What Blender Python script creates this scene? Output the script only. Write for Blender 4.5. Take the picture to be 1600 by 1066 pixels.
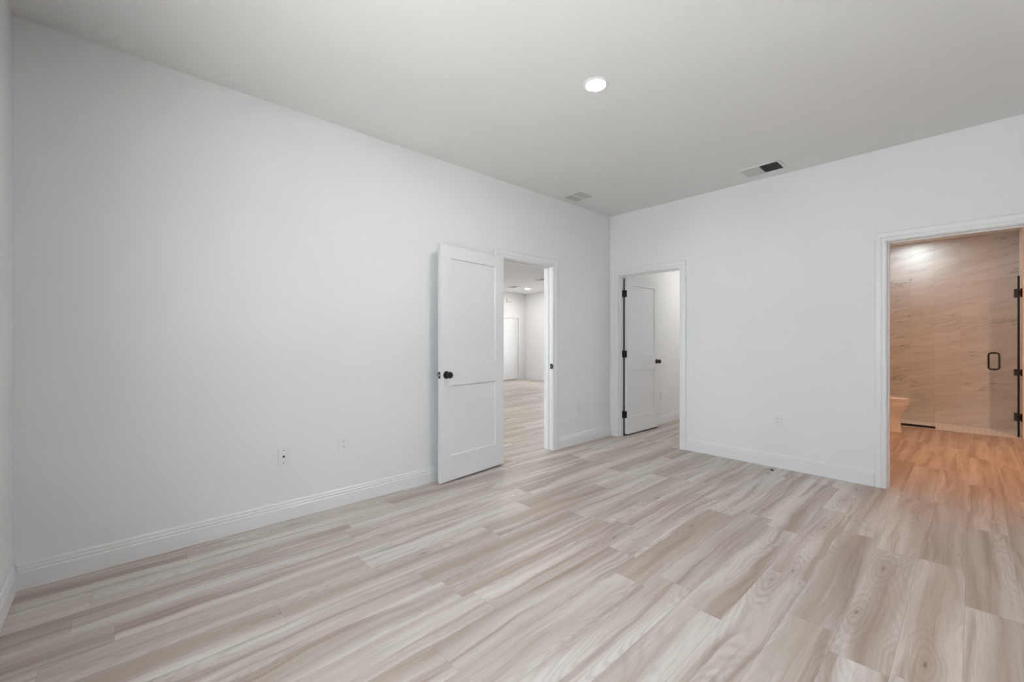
import bpy, bmesh, math, random
from mathutils import Vector, Matrix

for o in list(bpy.data.objects):
    bpy.data.objects.remove(o, do_unlink=True)
SC = bpy.context.scene
COL = SC.collection
random.seed(4)

# ------------------------------------------------------------------ camera, sky, exposure
cam_data = bpy.data.cameras.new('camera')
cam_data.sensor_width = 36.0
cam_data.lens = 36.0 * 665.43 / 1600
cam_data.shift_y = -1.7 / 1600
cam_data.clip_start = 0.02
cam = bpy.data.objects.new('camera', cam_data)
COL.objects.link(cam)
cam.location = (3.1865, -4.669, 1.2309)
cam.rotation_euler = (math.pi / 2, 0, 0.8249)
SC.camera = cam

world = bpy.data.worlds.new('daylight'); SC.world = world
world.use_nodes = True
bg = world.node_tree.nodes['Background']
bg.inputs['Color'].default_value = (0.87, 0.945, 1.0, 1)      # bright overcast sky
bg.inputs['Strength'].default_value = 2.85

SC.view_settings.view_transform = 'Standard'
SC.view_settings.look = 'None'
SC.view_settings.gamma = 1.0
SC.view_settings.use_curve_mapping = False
SC.view_settings.exposure = 1.28


sun_data = bpy.data.lights.new('sun', 'SUN')          # high sun on the far side of the house: lights the paving outside
sun_data.energy = 18.0; sun_data.angle = 0.02; sun_data.color = (1.0, 0.985, 0.965)
sun = bpy.data.objects.new('sun', sun_data); COL.objects.link(sun)
sun.location = (12, -4, 14)
sun.rotation_euler = (math.radians(-1.5), math.radians(40), 0)


def portal(loc, rot, sx, sy):
    """Sky portal in a window opening: guides the daylight sampling, adds no light of its own."""
    d = bpy.data.lights.new('window_portal', 'AREA')
    d.shape = 'RECTANGLE'; d.size = sx; d.size_y = sy
    d.cycles.is_portal = True
    o = bpy.data.objects.new('window_portal', d); COL.objects.link(o)
    o.location = loc; o.rotation_euler = rot


LAMP = dict(bed=172.0, living=200.0, closet=195.0, bath=190.0, shower=60.0)   # strengths of the ceiling lamps' lenses

H = 2.819          # bedroom ceiling
HL = 2.68          # living room ceiling
HB = 2.70          # bathroom ceiling
RX = 5.0           # right wall
FY = -5.05         # wall beside the camera
WT = 0.115         # partition thickness
DH = 2.045         # door opening height

# ------------------------------------------------------------------ materials
def new_mat(name):
    m = bpy.data.materials.new(name); m.use_nodes = True
    nt = m.node_tree
    return m, nt, nt.nodes['Principled BSDF']


def N(nt, t, **kw):
    n = nt.nodes.new(t)
    for k, v in kw.items():
        setattr(n, k, v)
    return n


def M2(nt, op, a, b=None, c=None, clamp=False):
    n = nt.nodes.new('ShaderNodeMath'); n.operation = op; n.use_clamp = clamp
    for i, v in enumerate((a, b, c)):
        if v is None: continue
        if isinstance(v, (int, float)): n.inputs[i].default_value = v
        else: nt.links.new(v, n.inputs[i])
    return n.outputs[0]


def mixc(nt, fac, a, b, blend='MIX'):
    n = nt.nodes.new('ShaderNodeMix'); n.data_type = 'RGBA'; n.blend_type = blend
    for s, v in ((n.inputs[0], fac), (n.inputs[6], a), (n.inputs[7], b)):
        if isinstance(v, (int, float)): s.default_value = v
        elif isinstance(v, tuple): s.default_value = (*v, 1)
        else: nt.links.new(v, s)
    return n.outputs[2]


def noise(nt, vec, scale, detail=2, rough=0.5, dist=0.0):
    n = nt.nodes.new('ShaderNodeTexNoise')
    n.inputs['Scale'].default_value = scale; n.inputs['Detail'].default_value = detail
    n.inputs['Roughness'].default_value = rough; n.inputs['Distortion'].default_value = dist
    nt.links.new(vec, n.inputs['Vector'])
    return n.outputs['Fac']


def smooth(nt, v, lo, hi):
    if lo > hi:
        return M2(nt, 'SUBTRACT', 1.0, smooth(nt, v, hi, lo))
    n = nt.nodes.new('ShaderNodeMapRange'); n.interpolation_type = 'SMOOTHSTEP'
    n.inputs['From Min'].default_value = lo; n.inputs['From Max'].default_value = hi
    nt.links.new(v, n.inputs['Value'])
    return n.outputs['Result']


def comb(nt, x, y, z):
    n = nt.nodes.new('ShaderNodeCombineXYZ')
    for i, v in enumerate((x, y, z)):
        if isinstance(v, (int, float)): n.inputs[i].default_value = v
        else: nt.links.new(v, n.inputs[i])
    return n.outputs[0]


def paint(name, col, rough, bump=0.0, scale=90):
    m, nt, p = new_mat(name)
    geo = N(nt, 'ShaderNodeNewGeometry')
    f = noise(nt, geo.outputs['Position'], 3.0, 2)
    c = mixc(nt, f, tuple(v * 0.985 for v in col), tuple(min(1, v * 1.012) for v in col))
    nt.links.new(c, p.inputs['Base Color'])
    p.inputs['Roughness'].default_value = rough
    if bump:
        h = noise(nt, geo.outputs['Position'], scale, 3, 0.6)
        b = N(nt, 'ShaderNodeBump'); b.inputs['Strength'].default_value = bump
        b.inputs['Distance'].default_value = 0.002
        nt.links.new(h, b.inputs['Height']); nt.links.new(b.outputs[0], p.inputs['Normal'])
    return m


WALL = paint('wall_paint', (0.86, 0.862, 0.865), 0.55, 0.12, 120)
CEIL = paint('ceiling_paint', (0.83, 0.83, 0.828), 0.8, 0.25, 70)
TRIM = paint('trim_paint', (0.86, 0.862, 0.868), 0.32)
DOOR = paint('door_paint', (0.85, 0.85, 0.86), 0.34)
PLASTIC = paint('white_plastic', (0.86, 0.86, 0.86), 0.3)
VENTW = paint('vent_enamel', (0.78, 0.78, 0.775), 0.4)
BLADE = paint('louver_shaded_enamel', (0.56, 0.56, 0.555), 0.45)  # vent enamel greyed to put the blades' shade into the colour
PORC = paint('porcelain', (0.88, 0.87, 0.85), 0.08)


def simple(name, col, rough, metal=0.0):
    m, nt, p = new_mat(name)
    geo = N(nt, 'ShaderNodeNewGeometry')
    f = noise(nt, geo.outputs['Position'], 25.0, 2)
    nt.links.new(mixc(nt, f, tuple(v * 0.93 for v in col), tuple(min(1, v * 1.05) for v in col)), p.inputs['Base Color'])
    p.inputs['Roughness'].default_value = rough
    p.inputs['Metallic'].default_value = metal
    return m


BLACK = simple('black_metal', (0.010, 0.010, 0.011), 0.42, 0.0)
DARK = simple('duct_shade', (0.03, 0.03, 0.032), 0.8)
SLOT = simple('slot_shadow', (0.10, 0.10, 0.10), 0.7)
CHROME = simple('steel', (0.75, 0.75, 0.76), 0.2, 1.0)
RUBBER_GAP = simple('black_rubber_and_gap_shade', (0.012, 0.012, 0.012), 0.6)  # rubber on the shower seal; stands for shade in the door gaps
SCRAP = simple('dark_scrap', (0.03, 0.035, 0.06), 0.6)
PAVER = simple('grey_paving', (0.22, 0.21, 0.20), 0.9)
CONCRETE = simple('pale_paving', (0.70, 0.69, 0.67), 0.9)


def lens(name, col, strength):
    m, nt, p = new_mat(name)
    p.inputs['Base Color'].default_value = (0.9, 0.9, 0.9, 1)
    p.inputs['Emission Color'].default_value = (*col, 1)
    p.inputs['Emission Strength'].default_value = strength
    return m


def glass_mat(name, tint, ior=1.45):
    m, nt, p = new_mat(name)
    nt.nodes.remove(p)
    out = nt.nodes['Material Output']
    tr = N(nt, 'ShaderNodeBsdfTransparent'); tr.inputs[0].default_value = (*tint, 1)
    gl = N(nt, 'ShaderNodeBsdfGlossy'); gl.inputs['Roughness'].default_value = 0.01
    gl.inputs['Color'].default_value = (0.9, 0.9, 0.9, 1)
    fr = N(nt, 'ShaderNodeFresnel')
    ge = N(nt, 'ShaderNodeNewGeometry')       # same reflectance on the way in and on the way out of the sheet
    nt.links.new(M2(nt, 'MULTIPLY_ADD', ge.outputs['Backfacing'], 1.0 / ior - ior, ior), fr.inputs['IOR'])
    mx = N(nt, 'ShaderNodeMixShader')
    nt.links.new(fr.outputs[0], mx.inputs[0]); nt.links.new(tr.outputs[0], mx.inputs[1])
    nt.links.new(gl.outputs[0], mx.inputs[2]); nt.links.new(mx.outputs[0], out.inputs[0])
    return m


GLASS = glass_mat('window_glass', (0.98, 0.985, 0.985))
SHGLASS = glass_mat('shower_glass', (0.99, 0.99, 0.985))


def plank_floor():
    """Greige oak vinyl planks running along Y."""
    m, nt, p = new_mat('oak_planks')
    geo = N(nt, 'ShaderNodeNewGeometry')
    sep = N(nt, 'ShaderNodeSeparateXYZ'); nt.links.new(geo.outputs['Position'], sep.inputs[0])
    x, y = sep.outputs[0], sep.outputs[1]
    W, L = 0.181, 1.22
    xs = M2(nt, 'DIVIDE', M2(nt, 'ADD', x, 20.0 * W - 0.083), W)
    row = M2(nt, 'FLOOR', xs)
    fx = M2(nt, 'FRACT', xs)
    wn = N(nt, 'ShaderNodeTexWhiteNoise', noise_dimensions='1D'); nt.links.new(row, wn.inputs['W'])
    ys = M2(nt, 'ADD', M2(nt, 'DIVIDE', M2(nt, 'ADD', y, 30.0), L), wn.outputs['Value'])
    colm = M2(nt, 'FLOOR', ys)
    fy = M2(nt, 'FRACT', ys)
    wid = N(nt, 'ShaderNodeTexWhiteNoise', noise_dimensions='2D')
    nt.links.new(comb(nt, row, colm, 0), wid.inputs['Vector'])
    pid = wid.outputs['Value']
    wid2 = N(nt, 'ShaderNodeTexWhiteNoise', noise_dimensions='2D')
    nt.links.new(comb(nt, M2(nt, 'ADD', row, 71.3), colm, 0), wid2.inputs['Vector'])
    pid2 = wid2.outputs['Value']
    off = M2(nt, 'MULTIPLY', pid, 57.0)

    # broad colour bands along the plank
    wob = noise(nt, comb(nt, M2(nt, 'MULTIPLY', x, 2.5), M2(nt, 'MULTIPLY', y, 1.6), off), 1.0, 2)
    xw = M2(nt, 'ADD', x, M2(nt, 'MULTIPLY', M2(nt, 'SUBTRACT', wob, 0.5), 0.10))
    band = noise(nt, comb(nt, M2(nt, 'MULTIPLY', xw, 8.5), M2(nt, 'MULTIPLY', y, 0.34), off), 1.0, 2, 0.5)
    band2 = noise(nt, comb(nt, M2(nt, 'MULTIPLY', xw, 21.0), M2(nt, 'MULTIPLY', y, 0.62), M2(nt, 'ADD', off, 7.0)), 1.0, 3, 0.6)
    fine = noise(nt, comb(nt, M2(nt, 'MULTIPLY', x, 26.0), M2(nt, 'MULTIPLY', y, 4.0), off), 1.0, 2)
    # knots with rings flowing round them
    vo = N(nt, 'ShaderNodeTexVoronoi', voronoi_dimensions='2D', feature='F1')
    vo.inputs['Scale'].default_value = 1.0
    nt.links.new(comb(nt, M2(nt, 'MULTIPLY_ADD', xw, 4.6, off), M2(nt, 'MULTIPLY_ADD', y, 1.0, M2(nt, 'MULTIPLY', off, 1.7)), 0), vo.inputs['Vector'])
    dist = vo.outputs['Distance']
    kph = M2(nt, 'ADD', M2(nt, 'MULTIPLY', dist, 84.0), M2(nt, 'MULTIPLY', fine, 7.5))
    kring = M2(nt, 'POWER', M2(nt, 'MULTIPLY_ADD', M2(nt, 'SINE', kph), 0.5, 0.5), 2.0)
    has = smooth(nt, pid2, 0.50, 0.66)
    kring = M2(nt, 'MULTIPLY', M2(nt, 'MULTIPLY', kring, has), smooth(nt, dist, 0.46, 0.16))
    knot = M2(nt, 'MULTIPLY', smooth(nt, M2(nt, 'MULTIPLY_ADD', fine, 0.07, dist), 0.075, 0.035), has)
    halo = M2(nt, 'MULTIPLY', smooth(nt, dist, 0.30, 0.05), has)
    # long cathedral lines
    field = noise(nt, comb(nt, M2(nt, 'MULTIPLY', xw, 5.2), M2(nt, 'MULTIPLY', y, 0.75), M2(nt, 'ADD', off, 21.0)), 1.0, 1.5, 0.45, 0.2)
    ph = M2(nt, 'ADD', M2(nt, 'MULTIPLY', field, 190.0), M2(nt, 'MULTIPLY', fine, 2.6))
    ring = M2(nt, 'POWER', M2(nt, 'MULTIPLY_ADD', M2(nt, 'SINE', ph), 0.5, 0.5), 2.2)
    rmask = smooth(nt, noise(nt, comb(nt, M2(nt, 'MULTIPLY', x, 7.0), M2(nt, 'MULTIPLY', y, 1.1), M2(nt, 'ADD', off, 40.0)), 1.0, 2), 0.40, 0.62)
    ring = M2(nt, 'MULTIPLY', ring, rmask)
    # fine pore streaks and saw texture
    pore = noise(nt, comb(nt, M2(nt, 'MULTIPLY', x, 240.0), M2(nt, 'MULTIPLY', y, 6.0), off), 1.0, 3, 0.7)
    saw = noise(nt, comb(nt, M2(nt, 'MULTIPLY', x, 70.0), M2(nt, 'MULTIPLY', y, 170.0), off), 1.0, 2, 0.6)

    c = mixc(nt, smooth(nt, band, 0.30, 0.68), (0.445, 0.370, 0.316), (0.705, 0.652, 0.612))
    c = mixc(nt, M2(nt, 'MULTIPLY', smooth(nt, band2, 0.51, 0.68), 0.68), c, (0.345, 0.258, 0.205))
    c = mixc(nt, M2(nt, 'MULTIPLY', smooth(nt, band2, 0.46, 0.26), 0.40), c, (0.80, 0.765, 0.74))
    c = mixc(nt, M2(nt, 'MULTIPLY', halo, 0.32), c, (0.38, 0.30, 0.25))
    c = mixc(nt, M2(nt, 'MULTIPLY', ring, 0.26), c, (0.34, 0.28, 0.24))
    c = mixc(nt, M2(nt, 'MULTIPLY', kring, 0.28), c, (0.30, 0.235, 0.195))
    c = mixc(nt, M2(nt, 'MULTIPLY', smooth(nt, pore, 0.47, 0.72), 0.30), c, (0.37, 0.31, 0.27))
    c = mixc(nt, M2(nt, 'MULTIPLY', smooth(nt, saw, 0.55, 0.8), 0.14), c, (0.84, 0.81, 0.79))
    c = mixc(nt, M2(nt, 'MULTIPLY', knot, 0.75), c, (0.16, 0.11, 0.08))
    tone = M2(nt, 'MULTIPLY_ADD', pid2, 0.09, 0.955)
    tn = nt.nodes.new('ShaderNodeVectorMath'); tn.operation = 'SCALE'
    nt.links.new(c, tn.inputs[0]); nt.links.new(tone, tn.inputs['Scale'])
    c = tn.outputs[0]
    # joints
    ex = M2(nt, 'MULTIPLY', M2(nt, 'MINIMUM', fx, M2(nt, 'SUBTRACT', 1.0, fx)), W)
    ey = M2(nt, 'MULTIPLY', M2(nt, 'MINIMUM', fy, M2(nt, 'SUBTRACT', 1.0, fy)), L)
    e = M2(nt, 'MINIMUM', ex, ey)
    gap = M2(nt, 'SUBTRACT', 1.0, smooth(nt, e, 0.0004, 0.0016))
    c = mixc(nt, M2(nt, 'MULTIPLY', gap, 0.30), c, (0.18, 0.14, 0.115))
    nt.links.new(c, p.inputs['Base Color'])
    r = M2(nt, 'MULTIPLY_ADD', pore, 0.16, 0.36)
    nt.links.new(r, p.inputs['Roughness'])
    p.inputs['Specular IOR Level'].default_value = 0.45
    b = N(nt, 'ShaderNodeBump'); b.inputs['Strength'].default_value = 0.18; b.inputs['Distance'].default_value = 0.001
    hgt = M2(nt, 'SUBTRACT', M2(nt, 'MULTIPLY', pore, -0.5), gap)
    nt.links.new(hgt, b.inputs['Height']); nt.links.new(b.outputs[0], p.inputs['Normal'])
    return m


def tile_mat():
    """Tall cream stone-look tiles with slanted taupe veins (wall in the X-Z plane)."""
    m, nt, p = new_mat('veined_tile')
    geo = N(nt, 'ShaderNodeNewGeometry')
    sep = N(nt, 'ShaderNodeSeparateXYZ'); nt.links.new(geo.outputs['Position'], sep.inputs[0])
    x = M2(nt, 'ADD', sep.outputs[0], sep.outputs[1]); z = sep.outputs[2]
    W, L = 0.268, 0.61
    x0 = 2.80 + 4.20
    xs = M2(nt, 'DIVIDE', M2(nt, 'SUBTRACT', x, x0 - 20 * W), W)
    colm = M2(nt, 'FLOOR', xs); fx = M2(nt, 'FRACT', xs)
    half = M2(nt, 'MULTIPLY', M2(nt, 'MODULO', colm, 2.0), 0.5)
    zs = M2(nt, 'ADD', M2(nt, 'DIVIDE', z, L), M2(nt, 'ADD', half, 0.66))
    row = M2(nt, 'FLOOR', zs); fz = M2(nt, 'FRACT', zs)
    wn = N(nt, 'ShaderNodeTexWhiteNoise', noise_dimensions='2D')
    nt.links.new(comb(nt, colm, row, 0), wn.inputs['Vector'])
    off = M2(nt, 'MULTIPLY', wn.outputs['Value'], 1.1)
    zt = M2(nt, 'SUBTRACT', z, M2(nt, 'MULTIPLY', x, 0.24))
    v = comb(nt, M2(nt, 'MULTIPLY', x, 1.3), M2(nt, 'MULTIPLY', zt, 9.0), off)
    a = noise(nt, v, 1.0, 4, 0.6, 0.55)
    v2 = comb(nt, M2(nt, 'MULTIPLY', x, 2.4), M2(nt, 'MULTIPLY', zt, 26.0), M2(nt, 'ADD', off, 5.0))
    b2 = noise(nt, v2, 1.0, 3, 0.6, 0.8)
    vein = M2(nt, 'SUBTRACT', 1.0, smooth(nt, M2(nt, 'ABSOLUTE', M2(nt, 'SUBTRACT', a, 0.53)), 0.0, 0.022))
    vm = smooth(nt, noise(nt, comb(nt, M2(nt, 'MULTIPLY', x, 2.2), M2(nt, 'MULTIPLY', z, 3.0), off), 1.0, 2), 0.45, 0.66)
    vein = M2(nt, 'MULTIPLY', vein, vm)
    c = mixc(nt, smooth(nt, a, 0.32, 0.70), (0.74, 0.745, 0.735), (0.635, 0.63, 0.615))
    c = mixc(nt, M2(nt, 'MULTIPLY', smooth(nt, b2, 0.54, 0.72), 0.55), c, (0.50, 0.475, 0.455))
    c = mixc(nt, M2(nt, 'MULTIPLY', vein, 0.75), c, (0.30, 0.29, 0.27))
    ex = M2(nt, 'MULTIPLY', M2(nt, 'MINIMUM', fx, M2(nt, 'SUBTRACT', 1.0, fx)), W)
    ez = M2(nt, 'MULTIPLY', M2(nt, 'MINIMUM', fz, M2(nt, 'SUBTRACT', 1.0, fz)), L)
    g = M2(nt, 'SUBTRACT', 1.0, smooth(nt, M2(nt, 'MINIMUM', ex, ez), 0.0008, 0.002))
    c = mixc(nt, M2(nt, 'MULTIPLY', g, 0.5), c, (0.47, 0.43, 0.40))
    nt.links.new(c, p.inputs['Base Color'])
    p.inputs['Roughness'].default_value = 0.42
    return m


def mosaic_mat():
    m, nt, p = new_mat('white_mosaic')
    geo = N(nt, 'ShaderNodeNewGeometry')
    br = N(nt, 'ShaderNodeTexBrick')
    br.offset = 0.0
    br.inputs['Color1'].default_value = (0.90, 0.89, 0.88, 1); br.inputs['Color2'].default_value = (0.87, 0.855, 0.845, 1)
    br.inputs['Mortar'].default_value = (0.74, 0.71, 0.69, 1)
    br.inputs['Scale'].default_value = 1.0
    br.inputs['Brick Width'].default_value = 0.05; br.inputs['Row Height'].default_value = 0.05
    br.inputs['Mortar Size'].default_value = 0.002
    nt.links.new(geo.outputs['Position'], br.inputs['Vector'])
    nt.links.new(br.outputs['Color'], p.inputs['Base Color'])
    p.inputs['Roughness'].default_value = 0.4
    return m


FLOOR = plank_floor(); TILE = tile_mat(); MOSAIC = mosaic_mat()


# ------------------------------------------------------------------ mesh helpers
class MB:
    def __init__(self):
        self.bm = bmesh.new()

    def box(self, x0, x1, y0, y1, z0, z1):
        vs = [self.bm.verts.new((x, y, z)) for z in (z0, z1) for y in (y0, y1) for x in (x0, x1)]
        for f in ((0, 2, 3, 1), (4, 5, 7, 6), (0, 1, 5, 4), (2, 6, 7, 3), (0, 4, 6, 2), (1, 3, 7, 5)):
            self.bm.faces.new([vs[i] for i in f])
        return self

    def lathe(self, prof, n=32, mat=Matrix.Identity(4), sx=1.0, sy=1.0):
        """prof: (radius, height) pairs turned round local Z, then moved by mat."""
        rings = []
        for r, h in prof:
            if r < 1e-6:
                rings.append([self.bm.verts.new(mat @ Vector((0, 0, h)))])
            else:
                rings.append([self.bm.verts.new(mat @ Vector((r * sx * math.cos(2 * math.pi * k / n), r * sy * math.sin(2 * math.pi * k / n), h))) for k in range(n)])
        for a, b in zip(rings, rings[1:]):
            for k in range(n):
                k2 = (k + 1) % n
                if len(a) == 1 and len(b) == 1: continue
                if len(a) == 1: f = [a[0], b[k], b[k2]]
                elif len(b) == 1: f = [a[k], a[k2], b[0]]
                else: f = [a[k], a[k2], b[k2], b[k]]
                self.bm.faces.new(f)
        for e in (rings[0], rings[-1]):
            if len(e) > 2: self.bm.faces.new(e)
        return self

    def loft(self, rings):
        vr = [[self.bm.verts.new(v) for v in r] for r in rings]
        n = len(vr[0])
        for a, b in zip(vr, vr[1:]):
            for k in range(n):
                self.bm.faces.new([a[k], a[(k + 1) % n], b[(k + 1) % n], b[k]])
        self.bm.faces.new(vr[0]); self.bm.faces.new(vr[-1])
        return self

    def extrude(self, poly, along, length, u, v, origin):
        """Profile poly (a,b) in plane u,v swept by length along the vector."""
        o = Vector(origin); u = Vector(u); v = Vector(v); d = Vector(along) * length
        a = [self.bm.verts.new(o + u * p + v * q) for p, q in poly]
        b = [self.bm.verts.new(o + d + u * p + v * q) for p, q in poly]
        n = len(poly)
        for k in range(n):
            self.bm.faces.new([a[k], a[(k + 1) % n], b[(k + 1) % n], b[k]])
        self.bm.faces.new(a); self.bm.faces.new(b)
        return self

    def tube(self, pts, r, n=12, closed=False):
        pts = [Vector(p) for p in pts]
        rings = []
        m = len(pts)
        for i, p in enumerate(pts):
            if closed: t = pts[(i + 1) % m] - pts[i - 1]
            else: t = pts[min(i + 1, m - 1)] - pts[max(i - 1, 0)]
            t.normalize()
            ref = Vector((0, 0, 1)) if abs(t.z) < 0.9 else Vector((1, 0, 0))
            if closed:
                ref = self.tn
            a = t.cross(ref).normalized(); b = t.cross(a).normalized()
            rings.append([self.bm.verts.new(p + a * r * math.cos(2 * math.pi * k / n) + b * r * math.sin(2 * math.pi * k / n)) for k in range(n)])
        seq = list(zip(rings, rings[1:] + ([rings[0]] if closed else [])))
        for A, B in seq:
            for k in range(n):
                self.bm.faces.new([A[k], A[(k + 1) % n], B[(k + 1) % n], B[k]])
        if not closed:
            self.bm.faces.new(rings[0]); self.bm.faces.new(rings[-1])
        return self

    def build(self, name, mat, parent=None, loc=None, smooth=False, bevel=0.0, seg=2):
        bmesh.ops.recalc_face_normals(self.bm, faces=self.bm.faces)
        me = bpy.data.meshes.new(name); self.bm.to_mesh(me); self.bm.free()
        o = bpy.data.objects.new(name, me); COL.objects.link(o)
        me.materials.append(mat)
        if loc: o.location = loc
        if parent: o.parent = parent
        if smooth:
            for f in me.polygons: f.use_smooth = True
            try: me.set_sharp_from_angle(angle=math.radians(40))
            except Exception: pass
        if bevel:
            md = o.modifiers.new('bevel', 'BEVEL'); md.width = bevel; md.segments = seg
            md.limit_method = 'ANGLE'; md.angle_limit = math.radians(40)
        return o


def tag(o, label=None, cat=None, group=None, kind=None):
    if label: o['label'] = label
    if cat: o['category'] = cat
    if group: o['group'] = group
    if kind: o['kind'] = kind
    return o


def empty(name, loc=(0, 0, 0), rot=(0, 0, 0), **kw):
    o = bpy.data.objects.new(name, None); COL.objects.link(o)
    o.empty_display_size = 0.1
    o.location = loc; o.rotation_euler = rot
    return tag(o, **kw)


def struct(name, mb, mat, label, cat, parent=None, **kw):
    o = mb.build(name, mat, parent, **kw)
    return tag(o, label, cat, kind='structure')


def copy_tree(o, parent=None):
    c = o.copy(); COL.objects.link(c)
    c.parent = parent
    for ch in list(o.children):
        copy_tree(ch, c)
    return c


def wall_y(x0, x1, y0, y1, z1, holes):
    """Wall slab running along Y with openings (a, b, zlo, zhi)."""
    mb = MB(); y = y0
    for a, b, lo, hi in sorted(holes):
        mb.box(x0, x1, y, a, 0, z1)
        if lo > 0: mb.box(x0, x1, a, b, 0, lo)
        mb.box(x0, x1, a, b, hi, z1)
        y = b
    mb.box(x0, x1, y, y1, 0, z1)
    return mb


def wall_x(y0, y1, x0, x1, z1, holes):
    mb = MB(); x = x0
    for a, b, lo, hi in sorted(holes):
        mb.box(x, a, y0, y1, 0, z1)
        if lo > 0: mb.box(a, b, y0, y1, 0, lo)
        mb.box(a, b, y0, y1, hi, z1)
        x = b
    mb.box(x, x1, y0, y1, 0, z1)
    return mb


# ------------------------------------------------------------------ setting: the shell
HALL = (-1.885, -1.117)       # opening in the left wall (Y)
CLO = (0.125, 0.932)          # closet opening in the back wall (X)
BATH = (2.705, 3.52)          # bathroom opening in the back wall (X)
LFX, LRY = -6.4, 4.78         # living room far wall and right wall
SHY = 3.58                    # shower threshold
TIY = 4.20                    # tiled wall
CLX = 0.078                   # closet left wall face
CLR = 1.64                    # closet right wall face

struct('floor', MB().box(LFX - 0.1, RX + 0.1, FY - 0.1, LRY + 0.1, -0.1, 0.0), FLOOR,
       'pale greige oak plank floor running through bedroom, bathroom and living room', 'floor')
struct('shower_floor', MB().box(1.75, 3.60, SHY, TIY, 0.0, 0.006), MOSAIC,
       'white mosaic shower floor at the foot of the tiled wall', 'shower floor', bevel=0.002)
struct('ceiling', MB().box(-WT, RX + 0.1, FY - 0.1, WT, H, H + 0.1), CEIL, 'white bedroom ceiling with one round lamp and two vents in view', 'ceiling')
struct('ceiling_living', MB().box(LFX - 0.1, -WT, FY - 0.1, LRY + 0.1, HL, HL + 0.1), CEIL, 'white ceiling of the room beyond the hall door', 'ceiling')
struct('ceiling_closet', MB().box(CLX, CLR, WT, 2.9, HB, HB + 0.1), CEIL, 'white ceiling inside the closet', 'ceiling')
struct('ceiling_bath', MB().box(CLR + 0.11, RX + 0.1, WT, TIY + 0.1, HB, HB + 0.1), CEIL, 'white ceiling of the bathroom', 'ceiling')

struct('wall_left', wall_y(-WT, 0, FY - 0.1, LRY, H + 0.05, [(HALL[0] - 0.005, HALL[1] + 0.005, 0, DH + 0.005)]), WALL,
       'long white bedroom wall on the left with the open hall door', 'wall')
struct('wall_back', wall_x(0, WT, 0, RX + 0.1, H + 0.05, [(CLO[0] - 0.005, CLO[1] + 0.005, 0, DH + 0.005), (BATH[0] - 0.005, BATH[1] + 0.005, 0, DH + 0.005)]), WALL,
       'white bedroom end wall between closet door and bathroom doorway', 'wall')
WIN = [(1.45, 2.60, 0.75, 2.15), (2.65, 3.80, 0.75, 2.15)]
struct('wall_right', MB().box(RX, RX + 0.1, FY - 0.1, 0, 0, H + 0.05), WALL, 'white bedroom wall opposite the hall door', 'wall')

struct('wall_front', wall_x(FY - 0.1, FY, 0, RX, H + 0.05, WIN), WALL, 'white wall seen as a sliver at the left edge', 'wall')
# closet
struct('wall_closet_left', MB().box(0, CLX, WT, 2.9, 0, H), WALL, 'white wall inside the closet behind its open door', 'wall')
struct('wall_closet_right', MB().box(CLR, CLR + 0.11, WT, TIY + 0.1, 0, H), WALL, 'white partition between closet and bathroom', 'wall')
struct('wall_closet_back', MB().box(CLX, CLR, 2.9, 3.0, 0, H), WALL, 'white back wall of the closet', 'wall')
# bathroom
struct('wall_bath_tile', MB().box(CLR + 0.11, 3.70, TIY, TIY + 0.1, 0, H), TILE, 'cream stone-look tiled shower wall with taupe veins', 'tiled wall')
struct('wall_shower_right', MB().box(3.606, 3.70, SHY + 0.02, TIY, 0, HB), WALL, 'white side wall of the shower behind the glass door', 'wall')
struct('wall_bath_back', MB().box(3.606, RX + 0.1, SHY, SHY + 0.02, 0, HB), WALL, 'painted bathroom wall beside the shower door', 'wall')
struct('wall_bath_right', MB().box(RX, RX + 0.1, WT, TIY, 0, H), WALL, 'painted side wall of the bathroom', 'wall')
# living room
struct('wall_living_far', wall_y(LFX - 0.1, LFX, FY - 0.1, LRY, HL, [(3.714, 4.466, 0, 1.913)]), WALL, 'white far wall with a closed door seen through the hall door', 'wall')
LW = (-5.6, -4.3, 0.6, 2.03)
struct('wall_living_right', wall_x(LRY, LRY + 0.1, LFX - 0.1, 0, HL, [LW]), WALL, 'white wall with a window in the room beyond', 'wall')
LN = (-5.6, -1.9, 0.6, 2.15)
struct('wall_living_near', wall_x(FY - 0.1, FY, LFX, -WT, HL, [LN]), WALL, 'white near wall of the room beyond', 'wall')
struct('patio', MB().box(LFX - 4, RX + 6, FY - 9, FY - 0.1, -0.3, -0.2), CONCRETE, 'pale concrete paving outside the bedroom windows', 'paving')
struct('patio_rear', MB().box(LFX - 4, 0, LRY + 0.1, LRY + 9, -0.3, -0.2), PAVER, 'grey paving outside the window of the room beyond', 'paving')


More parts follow.
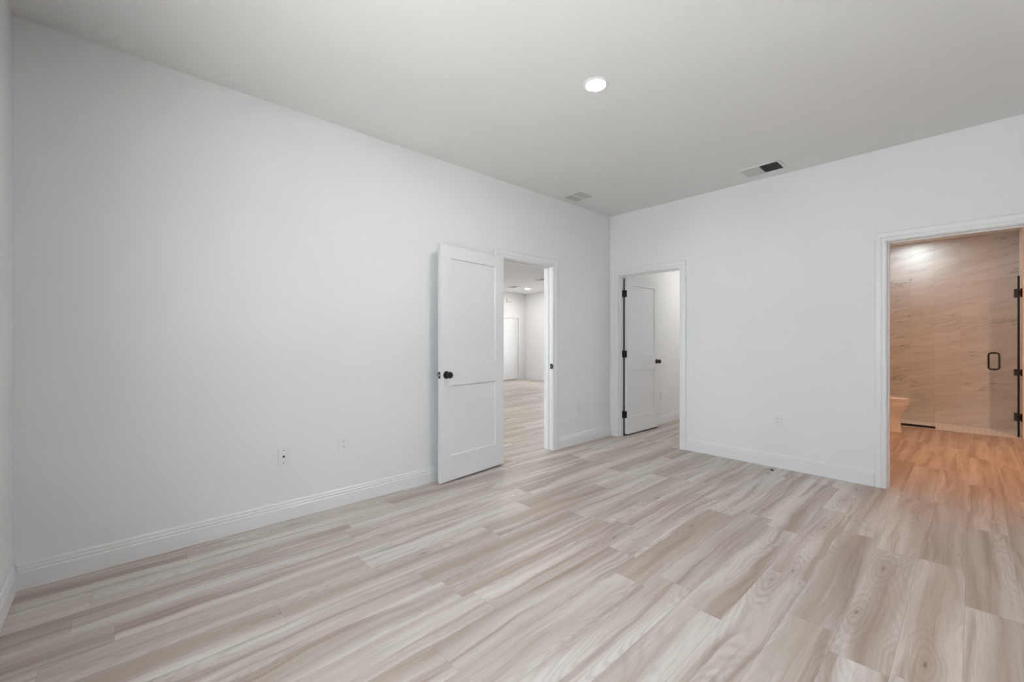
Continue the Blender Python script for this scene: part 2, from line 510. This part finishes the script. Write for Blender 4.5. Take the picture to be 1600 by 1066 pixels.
# ------------------------------------------------------------------ windows
def window(name, axis, at, a, b, lo, hi, out, label):
    """Casement in a wall: axis 'y' = wall runs along Y at X=at; out = +1 outward direction."""
    r = empty(name, label=label, cat='window', kind='structure')

    def B(mb, s0, s1, z0, z1, d0, d1):
        d0, d1 = sorted((at + out * d0, at + out * d1))
        if axis == 'y': mb.box(d0, d1, s0, s1, z0, z1)
        else: mb.box(s0, s1, d0, d1, z0, z1)
    f = MB(); w = 0.045
    B(f, a, a + w, lo, hi, 0.03, 0.09); B(f, b - w, b, lo, hi, 0.03, 0.09)
    B(f, a + w, b - w, lo, lo + w, 0.03, 0.09); B(f, a + w, b - w, hi - w, hi, 0.03, 0.09)
    mid = (lo + hi) / 2
    B(f, a + w, b - w, mid - 0.02, mid + 0.02, 0.03, 0.09)
    f.build('window_frame', TRIM, r)
    g = MB(); B(g, a + w, b - w, lo + w, mid - 0.02, 0.055, 0.061); B(g, a + w, b - w, mid + 0.02, hi - w, 0.055, 0.061)
    g.build('pane', GLASS, r)
    s = MB(); B(s, a - 0.03, b + 0.03, lo - 0.025, lo, -0.025, 0.0); B(s, a, b, lo - 0.0005, lo + 0.006, 0.0, 0.03)
    s.build('window_sill', TRIM, r)
    return r


for i, (a, b, lo, hi) in enumerate(WIN):
    window('window_%d' % (i + 1), 'x', FY, a, b, lo, hi, -1, ['white framed window behind the camera, nearer the left wall', 'white framed window behind the camera, nearer the right wall'][i])
    portal(((a + b) / 2, FY - 0.12, (lo + hi) / 2), (math.radians(90), 0, 0), b - a, hi - lo)
window('window_4', 'x', FY, LN[0], LN[1], LN[2], LN[3], -1, 'unseen white framed window added in the near wall to light the room beyond')  # added window, out of view, brightens the right wall and hall jamb
portal(((LN[0] + LN[1]) / 2, FY - 0.12, (LN[2] + LN[3]) / 2), (math.radians(90), 0, 0), LN[1] - LN[0], LN[3] - LN[2])
window('window_3', 'x', LRY, LW[0], LW[1], LW[2], LW[3], 1, 'bright window at the edge of the hall doorway, in the room beyond')
portal(((LW[0] + LW[1]) / 2, LRY + 0.12, (LW[2] + LW[3]) / 2), (math.radians(-90), 0, 0), LW[1] - LW[0], LW[3] - LW[2])

# ------------------------------------------------------------------ baseboards (profile: depth, height)
BBP = [(0, 0), (0.015, 0), (0.015, 0.086), (0.0115, 0.090), (0.0115, 0.094), (0.013, 0.097), (0.013, 0.105), (0.0095, 0.109),
       (0.0095, 0.113), (0.0105, 0.116), (0.009, 0.124), (0.005, 0.129), (0, 0.129)]


def baseboard(name, runs, label):
    """runs: (start xy, end xy, normal xy)."""
    mb = MB()
    for (p, q, n) in runs:
        p = Vector((*p, 0)); q = Vector((*q, 0)); d = q - p; L = d.length
        mb.extrude(BBP, d / L, L, (*n, 0), (0, 0, 1), p)
    struct(name, mb, TRIM, label, 'baseboard')


baseboard('baseboard_left', [((0, FY + 0.015), (0, HALL[0] - 0.088), (1, 0)), ((0, HALL[1] + 0.095), (0, -0.0005), (1, 0))], 'white grooved baseboard along the long left wall')
baseboard('baseboard_back', [((CLO[1] + 0.078, 0), (BATH[0] - 0.078, 0), (0, -1)), ((BATH[1] + 0.08, 0), (RX, 0), (0, -1))], 'white grooved baseboard between closet and bathroom doorways')
baseboard('baseboard_front', [((0, FY), (RX, FY), (0, 1))], 'white baseboard under the wall sliver at left')
baseboard('baseboard_right', [((RX, FY + 0.015), (RX, -0.015), (-1, 0))], 'white baseboard along the bedroom wall opposite the hall door')
baseboard('baseboard_closet', [((CLX, WT + 0.02), (CLX, 2.9), (1, 0))], 'white baseboard inside the closet')
LDY = (3.72, 4.46)            # door in the living room's far wall
LDH = 1.905
baseboard('baseboard_living_far', [((LFX, -4.9), (LFX, LDY[0] - 0.07), (1, 0)), ((LFX, LDY[1] + 0.07), (LFX, LRY), (1, 0))], 'white baseboard on the far wall of the room beyond')
baseboard('baseboard_living_right', [((LFX + 0.015, LRY), (-WT, LRY), (0, -1))], 'white baseboard under the window of the room beyond')

# ------------------------------------------------------------------ door casings and jambs
CAS = [(0, 0), (0, 0.010), (0.10, 0.0135), (0.28, 0.0135), (0.32, 0.011), (0.40, 0.011), (0.45, 0.016), (0.86, 0.018), (0.94, 0.016), (1.0, 0.012), (1.0, 0)]


def casing_mb(mb, axis, at, out, a, b, top, wl, wr, wt):
    """Three-piece moulded casing round an opening a..b on the wall face 'at'; out = direction of the room."""
    def pt(s, z, d):
        return (at + out * d, s, z) if axis == 'y' else (s, at + out * d, z)

    def sweep(paths):
        n = len(CAS)
        rings = []
        for s0, z0, s1, z1 in paths:      # inner point and outer point of each mitre
            rings.append([pt(s0 + (s1 - s0) * t, z0 + (z1 - z0) * t, d) for t, d in CAS])
        mb.loft(rings)
    sweep([(a, 0, a - wl, 0), (a, top, a - wl, top + wt), (b, top, b + wr, top + wt), (b, 0, b + wr, 0)])
    return mb


def doorway(name, axis, face, back, out, a, b, top, widths, label, back_casing=True, stop_at=None):
    r = empty(name, label=label, cat='door frame', kind='structure')
    casing_mb(MB(), axis, face, out, a - 0.004, b + 0.004, top + 0.004, *widths).build('casing', TRIM, r)
    if back_casing:
        casing_mb(MB(), axis, back, -out, a - 0.004, b + 0.004, top + 0.004, *widths).build('casing', TRIM, r)
    j = MB(); d0, d1 = sorted((face, back)); t = 0.005

    def B(s0, s1, z0, z1, e0=d0, e1=d1):
        if axis == 'y': j.box(e0, e1, s0, s1, z0, z1)
        else: j.box(s0, s1, e0, e1, z0, z1)
    B(a - t, a, 0, top + t); B(b, b + t, 0, top + t); B(a, b, top, top + t)
    if stop_at:
        s0, s1 = sorted(stop_at); k = 0.011
        B(a, a + k, 0, top, s0, s1); B(b - k, b, 0, top, s0, s1); B(a + k, b - k, top - k, top, s0, s1)
    j.build('jamb', TRIM, r)
    return r


t1 = doorway('trim_1', 'y', 0, -WT, 1, HALL[0], HALL[1], DH, (0.083, 0.09, 0.083), 'white moulded frame of the hall doorway in the left wall', stop_at=(-0.085, -0.045))
t2 = doorway('trim_2', 'x', 0, WT, -1, CLO[0], CLO[1], DH, (0.098, 0.072, 0.075), 'white moulded frame of the narrow closet doorway', back_casing=False, stop_at=(0.03, 0.07))
t3 = doorway('trim_3', 'x', 0, WT, -1, BATH[0], BATH[1], DH, (0.073, 0.073, 0.075), 'white moulded frame of the bathroom doorway at right', back_casing=True, stop_at=(0.04, 0.075))
sp = MB().box(-0.028, 0.003, HALL[1] - 0.0015, HALL[1] + 0.002, 0.905, 0.965)
sp.box(0.0, 0.016, HALL[1] - 0.0025, HALL[1] + 0.004, 0.912, 0.958)
tag(sp.build('strike_plate', BLACK, t1, bevel=0.002), label='black strike plate')


# ------------------------------------------------------------------ doors
def leaf_mb(w, h, t, stile, top, lock0, lock1, bottom):
    """Two-panel shaker leaf: hinge edge at x=0, thickness y in [-t,0], panels recessed on both faces."""
    mb = MB(); y0, y1 = -t, 0.0
    mb.box(0, stile, y0, y1, 0, h); mb.box(w - stile, w, y0, y1, 0, h)
    for z0, z1 in ((0, bottom), (lock0, lock1), (top, h)):
        mb.box(stile, w - stile, y0, y1, z0, z1)
    return mb


def panels_mb(w, t, stile, top, lock0, lock1, bottom, rec=0.012):
    mb = MB()
    for z0, z1 in ((bottom, lock0), (lock1, top)):
        # recessed flat panel with a small sticking slope on both faces
        for s in (0, 1):
            yf = 0.0 if s == 0 else -t
            yr = -rec if s == 0 else -t + rec
            e = 0.003
            a = [(stile, z0), (w - stile, z0), (w - stile, z1), (stile, z1)]
            b = [(stile + e, z0 + e), (w - stile - e, z0 + e), (w - stile - e, z1 - e), (stile + e, z1 - e)]
            yo = yf - 0.001 if s == 0 else yf + 0.001
            va = [mb.bm.verts.new((x, yo, z)) for x, z in a]; vb = [mb.bm.verts.new((x, yr, z)) for x, z in b]
            for k in range(4):
                mb.bm.faces.new([va[k], va[(k + 1) % 4], vb[(k + 1) % 4], vb[k]])
            mb.bm.faces.new(vb)
    return mb


ROSE = [(0.0, 0.0), (0.033, 0.0), (0.033, 0.004), (0.030, 0.008), (0.014, 0.010), (0.012, 0.013)]
KNOB = [(0.011, 0.010), (0.011, 0.028), (0.015, 0.032), (0.024, 0.036), (0.0285, 0.044), (0.0285, 0.051), (0.025, 0.058), (0.015, 0.062), (0.0, 0.063)]


def knob(parent, x, z, yface, sign):
    m = Matrix.Translation((x, yface, z)) @ Matrix.Rotation(-sign * math.pi / 2, 4, 'X')
    k = MB().lathe(KNOB, 32, m).build('door_knob', BLACK, parent, smooth=True)
    tag(k, label='black round door knob')
    MB().lathe(ROSE, 32, m).build('rose', BLACK, k, smooth=True)
    return k


def hinge_part(parent, x, y, z, dx, name='hinge'):
    mb = MB().lathe([(0.0, -0.046), (0.0055, -0.046), (0.0065, -0.044), (0.0065, 0.044), (0.0055, 0.046), (0.0, 0.046)], 14, Matrix.Translation((x, y, z)))
    mb.box(min(x, x + dx), max(x, x + dx), y - 0.0015, y + 0.0015, z - 0.0445, z + 0.0445)
    return mb


def door(name, label, loc, rotz, w, t=0.035, gap=0.012, h=2.03, knobs=(1, -1), stile=0.115):
    # local: x along the leaf from hinge, y=0 face is the one looked at, thickness towards -y
    r = empty(name, loc, (0, 0, rotz), label=label, cat='door', kind='structure')
    top, l0, l1, bt = 1.935 - gap, 0.838 - gap, 1.032 - gap, 0.232 - gap
    lf = leaf_mb(w, h, t, stile, top, l0, l1, bt).build('door_leaf', DOOR, r, loc=(0, 0, gap))
    panels_mb(w, t, stile, top, l0, l1, bt).build('door_panels', DOOR, lf)
    kx = w - 0.062; kz = 0.932
    for s in knobs:
        knob(r, kx, kz, 0.0 if s > 0 else -t, s)
    la = MB().box(w - 0.001, w + 0.0015, -t / 2 - 0.0125, -t / 2 + 0.0125, kz - 0.028, kz + 0.028).build('latch_plate', BLACK, r)
    bolt = MB().extrude([(0, -0.008), (0.011, -0.003), (0.011, 0.006), (0, 0.008)], (0, 0, 1), 0.018, (1, 0, 0), (0, 1, 0), (w + 0.001, -t / 2, kz - 0.009))
    tag(bolt.build('latch_bolt', CHROME, la), label='bright steel latch bolt')
    return r


# hall door, swung back almost flat against the left wall
hx, hy, ang = 0.058, -1.888, math.radians(6.2)
d1 = door('door_1', 'white two-panel hall door with black knob swung open against the left wall', (hx, hy, 0), -math.pi / 2 + ang, 0.792, gap=0.018, h=2.024)
for z in (0.27, 1.05, 1.83):
    hinge_part(d1, -0.006, -0.038, z, 0.030).build('hinge', BLACK, d1)
# closet door, swung 88 degrees into the closet (hinge edge faces the bedroom)
d2 = door('door_2', 'white two-panel closet door with black hinges and knob opened into the closet', (0.142, 0.124, 0), math.pi / 2 - math.radians(1.0), 0.785, knobs=(-1,), stile=0.112, gap=0.018, h=2.022)
mi = (Matrix.Translation((0.142, 0.124, 0)) @ Matrix.Rotation(math.pi / 2 - math.radians(1.0), 4, 'Z')).inverted()
for z in (0.270, 1.049, 1.826):
    mb = MB().lathe([(0.0, -0.046), (0.006, -0.046), (0.007, -0.044), (0.007, 0.044), (0.006, 0.046), (0.0, 0.046)], 14, Matrix.Translation((0.133, 0.116, z)))
    mb.box(0.1251, 0.1275, 0.080, 0.117, z - 0.0445, z + 0.0445)
    mb.box(0.131, 0.173, 0.1205, 0.1238, z - 0.0445, z + 0.0445)
    bmesh.ops.transform(mb.bm, matrix=mi, verts=mb.bm.verts)
    tag(mb.build('hinge', BLACK, d2), label='black door hinge')

ds = MB().box(0.1262, 0.1416, 0.1190, 0.1270, 0.004, 2.02)  # black strips put shade into the hinge gap and under the closet leaf
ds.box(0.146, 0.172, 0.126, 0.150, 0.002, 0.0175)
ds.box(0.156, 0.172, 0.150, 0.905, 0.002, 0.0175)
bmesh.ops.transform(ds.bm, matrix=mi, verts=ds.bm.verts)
tag(ds.build('gap_shade', RUBBER_GAP, d2), label='black strip standing for the dark gap along the hinge edge and bottom')

# closed door in the far wall of the room beyond
d3 = door('door_3', 'closed white door in the far wall, seen through the hall doorway', (LFX - 0.018, LDY[1] - 0.004, 0), -math.pi / 2, LDY[1] - LDY[0] - 0.008, t=0.034, h=LDH - 0.026, knobs=(), gap=0.016)
fr = MB(); w = 0.065
fr.box(LFX, LFX + 0.018, LDY[0] - w, LDY[0] - 0.006, 0, LDH + w); fr.box(LFX, LFX + 0.018, LDY[1] + 0.006, LDY[1] + w, 0, LDH + w)
fr.box(LFX, LFX + 0.018, LDY[0] - 0.006, LDY[1] + 0.006, LDH + 0.006, LDH + w)
t4 = empty('trim_4', label='white frame round the closed door in the far wall', cat='door frame', kind='structure')
fr.build('casing', TRIM, t4)
MB().box(LFX - 0.098, LFX - 0.06, LDY[0] - 0.004, LDY[1] + 0.004, 0.0, LDH).build('gap_shade_sheet', RUBBER_GAP, t4)  # dark sheet behind the leaf, painting the shade in its gaps


# ------------------------------------------------------------------ electrical plates
def plate_frame(name, label, cat, loc, rotz, group=None):
    # local: plate in the x-z plane, facing -y
    return empty(name, loc, (0, 0, rotz), label=label, cat=cat, group=group)


def cover(parent, w=0.070, h=0.115):
    mb = MB()
    e = 0.004
    r0 = [(-w / 2, 0, -h / 2), (w / 2, 0, -h / 2), (w / 2, 0, h / 2), (-w / 2, 0, h / 2)]
    r1 = [(x, -0.003, z) for x, _, z in r0]
    r2 = [(x - math.copysign(e, x), -0.0065, z - math.copysign(e, z)) for x, _, z in r0]
    mb.loft([r0, r1, r2])
    return mb.build('cover_plate', PLASTIC, parent)


def screw(parent, x, z, mat=None):
    m = Matrix.Translation((x, -0.0063, z)) @ Matrix.Rotation(math.pi / 2, 4, 'X')
    return MB().lathe([(0, -0.001), (0.0035, -0.001), (0.0035, 0.0008), (0.002, 0.0014), (0, 0.0014)], 12, m).build('screw', mat or PLASTIC, parent)


def outlet(name, label, loc, rotz):
    r = plate_frame(name, label, 'outlet', loc, rotz, 'duplex wall outlets')
    cover(r)
    for zc in (0.0195, -0.0195):
        m = Matrix.Translation((0, -0.0060, zc)) @ Matrix.Rotation(math.pi / 2, 4, 'X')
        f = MB().lathe([(0, -0.001), (0.0172, -0.001), (0.0172, 0.0018), (0.016, 0.0025), (0, 0.0025)], 28, m, sy=0.82).build('receptacle', PLASTIC, r)
        for sx in (-0.0063, 0.0063):
            MB().box(sx - 0.0012, sx + 0.0012, -0.0089, -0.0083, zc + 0.0005, zc + 0.0085).build('slot', SLOT, f)
        MB().lathe([(0, 0), (0.0025, 0), (0.0025, 0.0006), (0, 0.0006)], 12, Matrix.Translation((0, -0.0083, zc - 0.0065)) @ Matrix.Rotation(math.pi / 2, 4, 'X')).build('slot', SLOT, f)
    screw(r, 0, 0)
    return r


R90 = math.pi / 2      # facing +X
outlet('wall_outlet', 'white duplex outlet low on the left wall, right of the cable jack', (0, -3.440, 0.458), R90)
outlet('wall_outlet', 'white duplex outlet low on the back wall beside the bathroom doorway', (1.909, 0, 0.453), 0)
outlet('wall_outlet', 'white outlet under the light switch between the two doors', (0, -0.640, 0.408), R90)
outlet('wall_outlet', 'white outlet inside the closet beside its door', (CLX, 1.185, 0.425), R90)

cj = plate_frame('cable_jack', 'white cable jack plate with a dark round port on the left wall', 'wall plate', (0, -3.844, 0.437), R90)
cover(cj)
m = Matrix.Translation((0, -0.006, 0.0)) @ Matrix.Rotation(math.pi / 2, 4, 'X')
pt_ = MB().lathe([(0, 0), (0.0075, 0), (0.0075, 0.003), (0.0048, 0.003), (0.0048, 0.010), (0.0030, 0.010), (0.0030, 0.003), (0, 0.003)], 20, m).build('coax_port', SLOT, cj)
tag(pt_, label='dark coax port')
screw(cj, 0, 0.042, SLOT); screw(cj, 0, -0.042, SLOT)

ls = plate_frame('light_switch', 'white double rocker light switch right of the hall doorway', 'light switch', (0, -0.910, 1.135), R90)
cover(ls, 0.118, 0.115)
for sx in (-0.023, 0.023):
    rk = MB().extrude([(-0.0060, -0.033), (-0.0105, -0.033), (-0.0072, 0.0), (-0.0085, 0.033), (-0.0060, 0.033)], (1, 0, 0), 0.033, (0, 1, 0), (0, 0, 1), (sx - 0.0165, 0, 0))
    rk.build('rocker', PLASTIC, ls)
    screw(ls, sx, 0.048); screw(ls, sx, -0.048)


# ------------------------------------------------------------------ ceiling lamps
def lamp(name, label, x, y, z, col, strength, r=0.060, group='round recessed ceiling lamps'):
    t = empty(name, (x, y, z), label=label, cat='ceiling lamp', group=group)
    MB().lathe([(r, -0.0005), (r + 0.015, -0.0005), (r + 0.015, -0.004), (r + 0.009, -0.009), (r + 0.001, -0.011), (r, -0.009)], 48).build('trim_ring', PLASTIC, t, smooth=True)
    MB().lathe([(r, -0.0085), (r * 0.8, -0.0105), (r * 0.45, -0.0118), (0, -0.0122)], 48).build('lens', lens(name + '_glow', col, strength), t, smooth=True)
    return t


lamp('ceiling_lamp', 'bright round lamp in the bedroom ceiling above the doors', 1.600, -2.496, H, (0.965, 0.985, 1.0), LAMP['bed'])
lamp('ceiling_lamp', 'small round ceiling lamp seen through the hall doorway', -5.34, 3.80, HL, (1, 0.93, 0.84), LAMP['living'])
lamp('ceiling_lamp', 'round ceiling lamp of the room beyond, nearer the hall door', -2.6, 0.6, HL, (1, 0.93, 0.84), LAMP['living'])
lamp('ceiling_lamp', 'round ceiling lamp of the room beyond, behind the left wall', -3.2, -2.6, HL, (1, 0.93, 0.84), LAMP['living'])
lamp('ceiling_lamp', 'round ceiling lamp inside the closet', 0.95, 1.95, HB, (1, 0.97, 0.93), LAMP['closet'])
lamp('ceiling_lamp', 'warm round ceiling lamp in the middle of the bathroom', 3.0, 1.75, HB, (1, 0.43, 0.155), LAMP['bath'])
lamp('ceiling_lamp', 'warm round ceiling lamp over the bathroom vanity side', 4.2, 1.75, HB, (1, 0.43, 0.155), LAMP['bath'])
lamp('ceiling_lamp', 'round lamp in the ceiling above the tiled shower', 2.60, 3.84, HB, (0.88, 0.97, 1.0), LAMP['shower'])


# ------------------------------------------------------------------ ceiling vents
def grille(name, label, cx, cy, z, w, d, blades, split, group):
    """Two-way register, long side along X."""
    t = empty(name, (cx, cy, z), label=label, cat='vent', group=group)
    b = 0.026
    f = MB()
    for x0, x1, y0, y1 in ((-w / 2, w / 2, -d / 2, -d / 2 + b), (-w / 2, w / 2, d / 2 - b, d / 2), (-w / 2, -w / 2 + b, -d / 2 + b, d / 2 - b), (w / 2 - b, w / 2, -d / 2 + b, d / 2 - b)):
        f.box(x0, x1, y0, y1, -0.008, -0.0005)
    f.build('frame', VENTW, t, bevel=0.002)
    MB().box(-w / 2 + b, w / 2 - b, -d / 2 + b, d / 2 - b, -0.0018, -0.0006).build('duct_shade_plate', DARK, t)  # flat dark plate stands for the shade inside a duct
    xm = 0.0
    MB().box(xm - 0.006, xm + 0.006, -d / 2 + b, d / 2 - b, -0.0155, -0.002).build('centre_bar', VENTW, t)
    y0 = -d / 2 + b; y1 = d / 2 - b
    pitch = (y1 - y0) / blades
    hh = 0.0115; dy = pitch * 0.86
    for half, (x0, x1) in enumerate(((-w / 2 + b, xm - 0.006), (xm + 0.006, w / 2 - b))):
        s = 1 if (half == 0 or not split) else -1
        for k in range(blades):
            yc = y0 + (k + 0.5) * pitch
            th = 0.0008
            a = (yc - s * dy / 2, -0.0025); c = (yc + s * dy / 2, -0.0025 - hh)
            mb = MB().extrude([(a[0], a[1]), (a[0] + th, a[1] + 0.0005), (c[0] + th, c[1] + 0.0005), (c[0], c[1])], (1, 0, 0), x1 - x0, (0, 1, 0), (0, 0, 1), (x0, 0, 0))
            mb.build('louver_blade', BLADE, t)
    return t


grille('ceiling_vent', 'white ceiling vent with one light and one dark half near the back wall', 1.858, -0.285, H, 0.350, 0.250, 9, True, 'white ceiling vents')
grille('ceiling_vent', 'white ceiling vent in the corner above the hall doorway', 0.232, -0.945, H, 0.280, 0.260, 9, False, 'white ceiling vents')
grille('ceiling_vent', 'small ceiling vent left of the lamp in the room beyond', -5.35, 3.25, HL, 0.30, 0.16, 5, True, 'white ceiling vents')
grille('ceiling_vent', 'ceiling vent at the right jamb of the hall doorway, in the room beyond', -3.78, 2.75, HL, 0.42, 0.20, 6, True, 'white ceiling vents')

ch = empty('door_chime', (LFX, 4.06, 2.43), label='white chime box on the wall above the far door', cat='chime box')
MB().box(0, 0.045, -0.10, 0.10, -0.06, 0.06).build('housing', PLASTIC, ch, bevel=0.008)
MB().box(0.045, 0.047, -0.075, 0.075, -0.042, -0.036).build('sound_slot', SLOT, ch)

# ------------------------------------------------------------------ shower glass
sg = empty('shower_screen', (0, 3.60, 0.006), label='fixed clear glass shower panel in a black floor channel behind the toilet', cat='shower screen')
MB().box(1.755, 2.832, -0.005, 0.005, 0.006, 2.03).build('glass_panel', SHGLASS, sg)
chn = MB().box(1.755, 2.836, -0.011, -0.0055, 0.0, 0.030)
chn.box(1.755, 2.836, 0.0055, 0.011, 0.0, 0.030); chn.box(1.755, 2.836, -0.0055, 0.0055, 0.0, 0.0055)
tag(chn.build('floor_channel', BLACK, sg), label='black floor channel')

# hinged glass door, swung into the shower; local x along the glass from the hinge side
sx, sy = 3.576, 3.63
ex_, ey_ = 3.352, 4.175
sang = math.atan2(ey_ - sy, ex_ - sx); slen = math.hypot(ex_ - sx, ey_ - sy)
sd = empty('shower_door', (sx, sy, 0.006), (0, 0, sang), label='clear glass shower door with black pull handle and hinges, swung inward', cat='shower door')
MB().box(0.008, slen, -0.005, 0.005, 0.012, 2.03).build('glass_panel', SHGLASS, sd)
tag(MB().box(-0.006, 0.008, -0.008, 0.008, 0.0, 2.03).build('seal_strip', RUBBER_GAP, sd), label='black vertical seal strip')
# back-to-back D pull
hz0, hz1, hd, hr = 0.822, 1.046, 0.053, 0.0095
hpx = slen - 0.075
corner = 0.03
pts = []
for cy_, cz_, a0 in ((hd - corner, hz1 - corner, 0), (-(hd - corner), hz1 - corner, 90), (-(hd - corner), hz0 + corner, 180), (hd - corner, hz0 + corner, 270)):
    for k in range(7):
        a = math.radians(a0 + 15 * k)
        pts.append((hpx, cy_ + corner * math.cos(a), cz_ + corner * math.sin(a)))
hb = MB(); hb.tn = Vector((1, 0, 0))
hb.tube(pts, hr, 14, closed=True)
hnd = hb.build('pull_handle', BLACK, sd, smooth=True)
for z in (hz0, hz1):
    MB().lathe([(0, -0.012), (0.0125, -0.012), (0.0125, 0.012), (0, 0.012)], 20, Matrix.Translation((hpx, 0, z)) @ Matrix.Rotation(math.pi / 2, 4, 'X')).build('grommet', BLACK, hnd)
# hinges: clamp plates on both faces of the glass and a wall plate beyond the seal
for z, hh in ((1.815, 0.055), (0.814, 0.042), (0.252, 0.050)):
    mb = MB()
    for s in (-1, 1):
        y0, y1 = sorted((s * 0.0052, s * 0.014))
        mb.box(0.006, 0.066, y0, y1, z - hh, z + hh)
        mb.box(-0.032, -0.010, s * 0.014 - 0.006, s * 0.014 + 0.006, z - hh, z + hh)
    mb.box(-0.022, 0.010, -0.013, 0.013, z - hh * 0.45, z + hh * 0.45)
    mb.box(-0.032, -0.010, -0.015, 0.015, z - hh * 0.6, z + hh * 0.6)
    tag(mb.build('hinge', BLACK, sd, bevel=0.002), label='black glass hinge')


# ------------------------------------------------------------------ toilet (local: bowl points to +x, tank at the back)
def toilet(x, y):
    t = empty('toilet', (x, y, 0), label='white toilet with closed lid, half hidden behind the bathroom door frame', cat='toilet')

    def oval(cx, rx, ry, z, n=40, back=0.75, front=1.0):
        pts = []
        for k in range(n):
            a = 2 * math.pi * k / n
            c, s = math.cos(a), math.sin(a)
            px = (rx * front if c > 0 else rx * back) * (abs(c) ** 0.95) * math.copysign(1, c)
            pts.append((cx + px, ry * math.copysign(abs(s) ** 0.92, s), z))
        return pts
    b = MB().loft([oval(0.40, 0.268, 0.122, 0.0), oval(0.40, 0.268, 0.122, 0.015), oval(0.40, 0.262, 0.116, 0.022), oval(0.40, 0.258, 0.114, 0.08),
                   oval(0.40, 0.255, 0.112, 0.17), oval(0.405, 0.256, 0.116, 0.205), oval(0.43, 0.266, 0.146, 0.285), oval(0.455, 0.275, 0.172, 0.34), oval(0.46, 0.285, 0.182, 0.385),
                   oval(0.46, 0.287, 0.184, 0.408), oval(0.46, 0.280, 0.178, 0.414), oval(0.46, 0.225, 0.130, 0.414), oval(0.455, 0.20, 0.11, 0.36), oval(0.44, 0.12, 0.07, 0.25), oval(0.43, 0.05, 0.04, 0.22)])
    b.build('bowl', PORC, t, smooth=True)
    MB().box(0.02, 0.24, -0.11, 0.11, 0.30, 0.408).build('mounting_deck', PORC, t, bevel=0.02, seg=3)
    s = MB().loft([oval(0.47, 0.280, 0.180, 0.416, back=0.80), oval(0.47, 0.286, 0.186, 0.420, back=0.80), oval(0.47, 0.286, 0.186, 0.430, back=0.80), oval(0.47, 0.278, 0.178, 0.434, back=0.80)])
    s.build('seat', PORC, t, smooth=True)
    l = MB().loft([oval(0.465, 0.276, 0.178, 0.4365, back=0.82), oval(0.465, 0.284, 0.184, 0.440, back=0.82), oval(0.465, 0.284, 0.184, 0.450, back=0.82), oval(0.465, 0.27, 0.172, 0.458, back=0.82), oval(0.465, 0.20, 0.12, 0.462, back=0.82)])
    l.build('lid', PORC, t, smooth=True)
    tk = MB().loft([[(x_, y_, z_) for x_, y_ in ((0.015, -w_), (d_, -w_), (d_, w_), (0.015, w_))] for z_, w_, d_ in ((0.409, 0.185, 0.185), (0.46, 0.205, 0.20), (0.74, 0.22, 0.21))])
    k = tk.build('tank', PORC, t, bevel=0.018, seg=3)
    MB().box(0.008, 0.218, -0.228, 0.228, 0.741, 0.772).build('tank_lid', PORC, t, bevel=0.010, seg=3)
    fl = MB().lathe([(0, 0), (0.014, 0), (0.014, 0.008), (0, 0.008)], 16, Matrix.Translation((0.209, -0.15, 0.69)) @ Matrix.Rotation(math.pi / 2, 4, 'Y'))
    fl.box(0.216, 0.224, -0.155, -0.075, 0.683, 0.697)
    fl.build('flush_lever', CHROME, k)
    return t


toilet(1.875, 3.03)

# ------------------------------------------------------------------ scrap on the floor
sc = MB()
sc.loft([[(0.000, 0.000, 0.0), (0.030, -0.006, 0.0), (0.034, 0.010, 0.0), (0.006, 0.014, 0.0)],
         [(0.002, 0.001, 0.004), (0.029, -0.004, 0.007), (0.031, 0.008, 0.006), (0.007, 0.012, 0.009)],
         [(0.010, 0.004, 0.009), (0.022, 0.000, 0.012), (0.023, 0.006, 0.011), (0.012, 0.008, 0.011)]])
tag(sc.build('floor_scrap', SCRAP, None, loc=(1.882, -0.145, 0.0)), 'tiny dark scrap lying on the floor by the back wall baseboard', 'scrap')
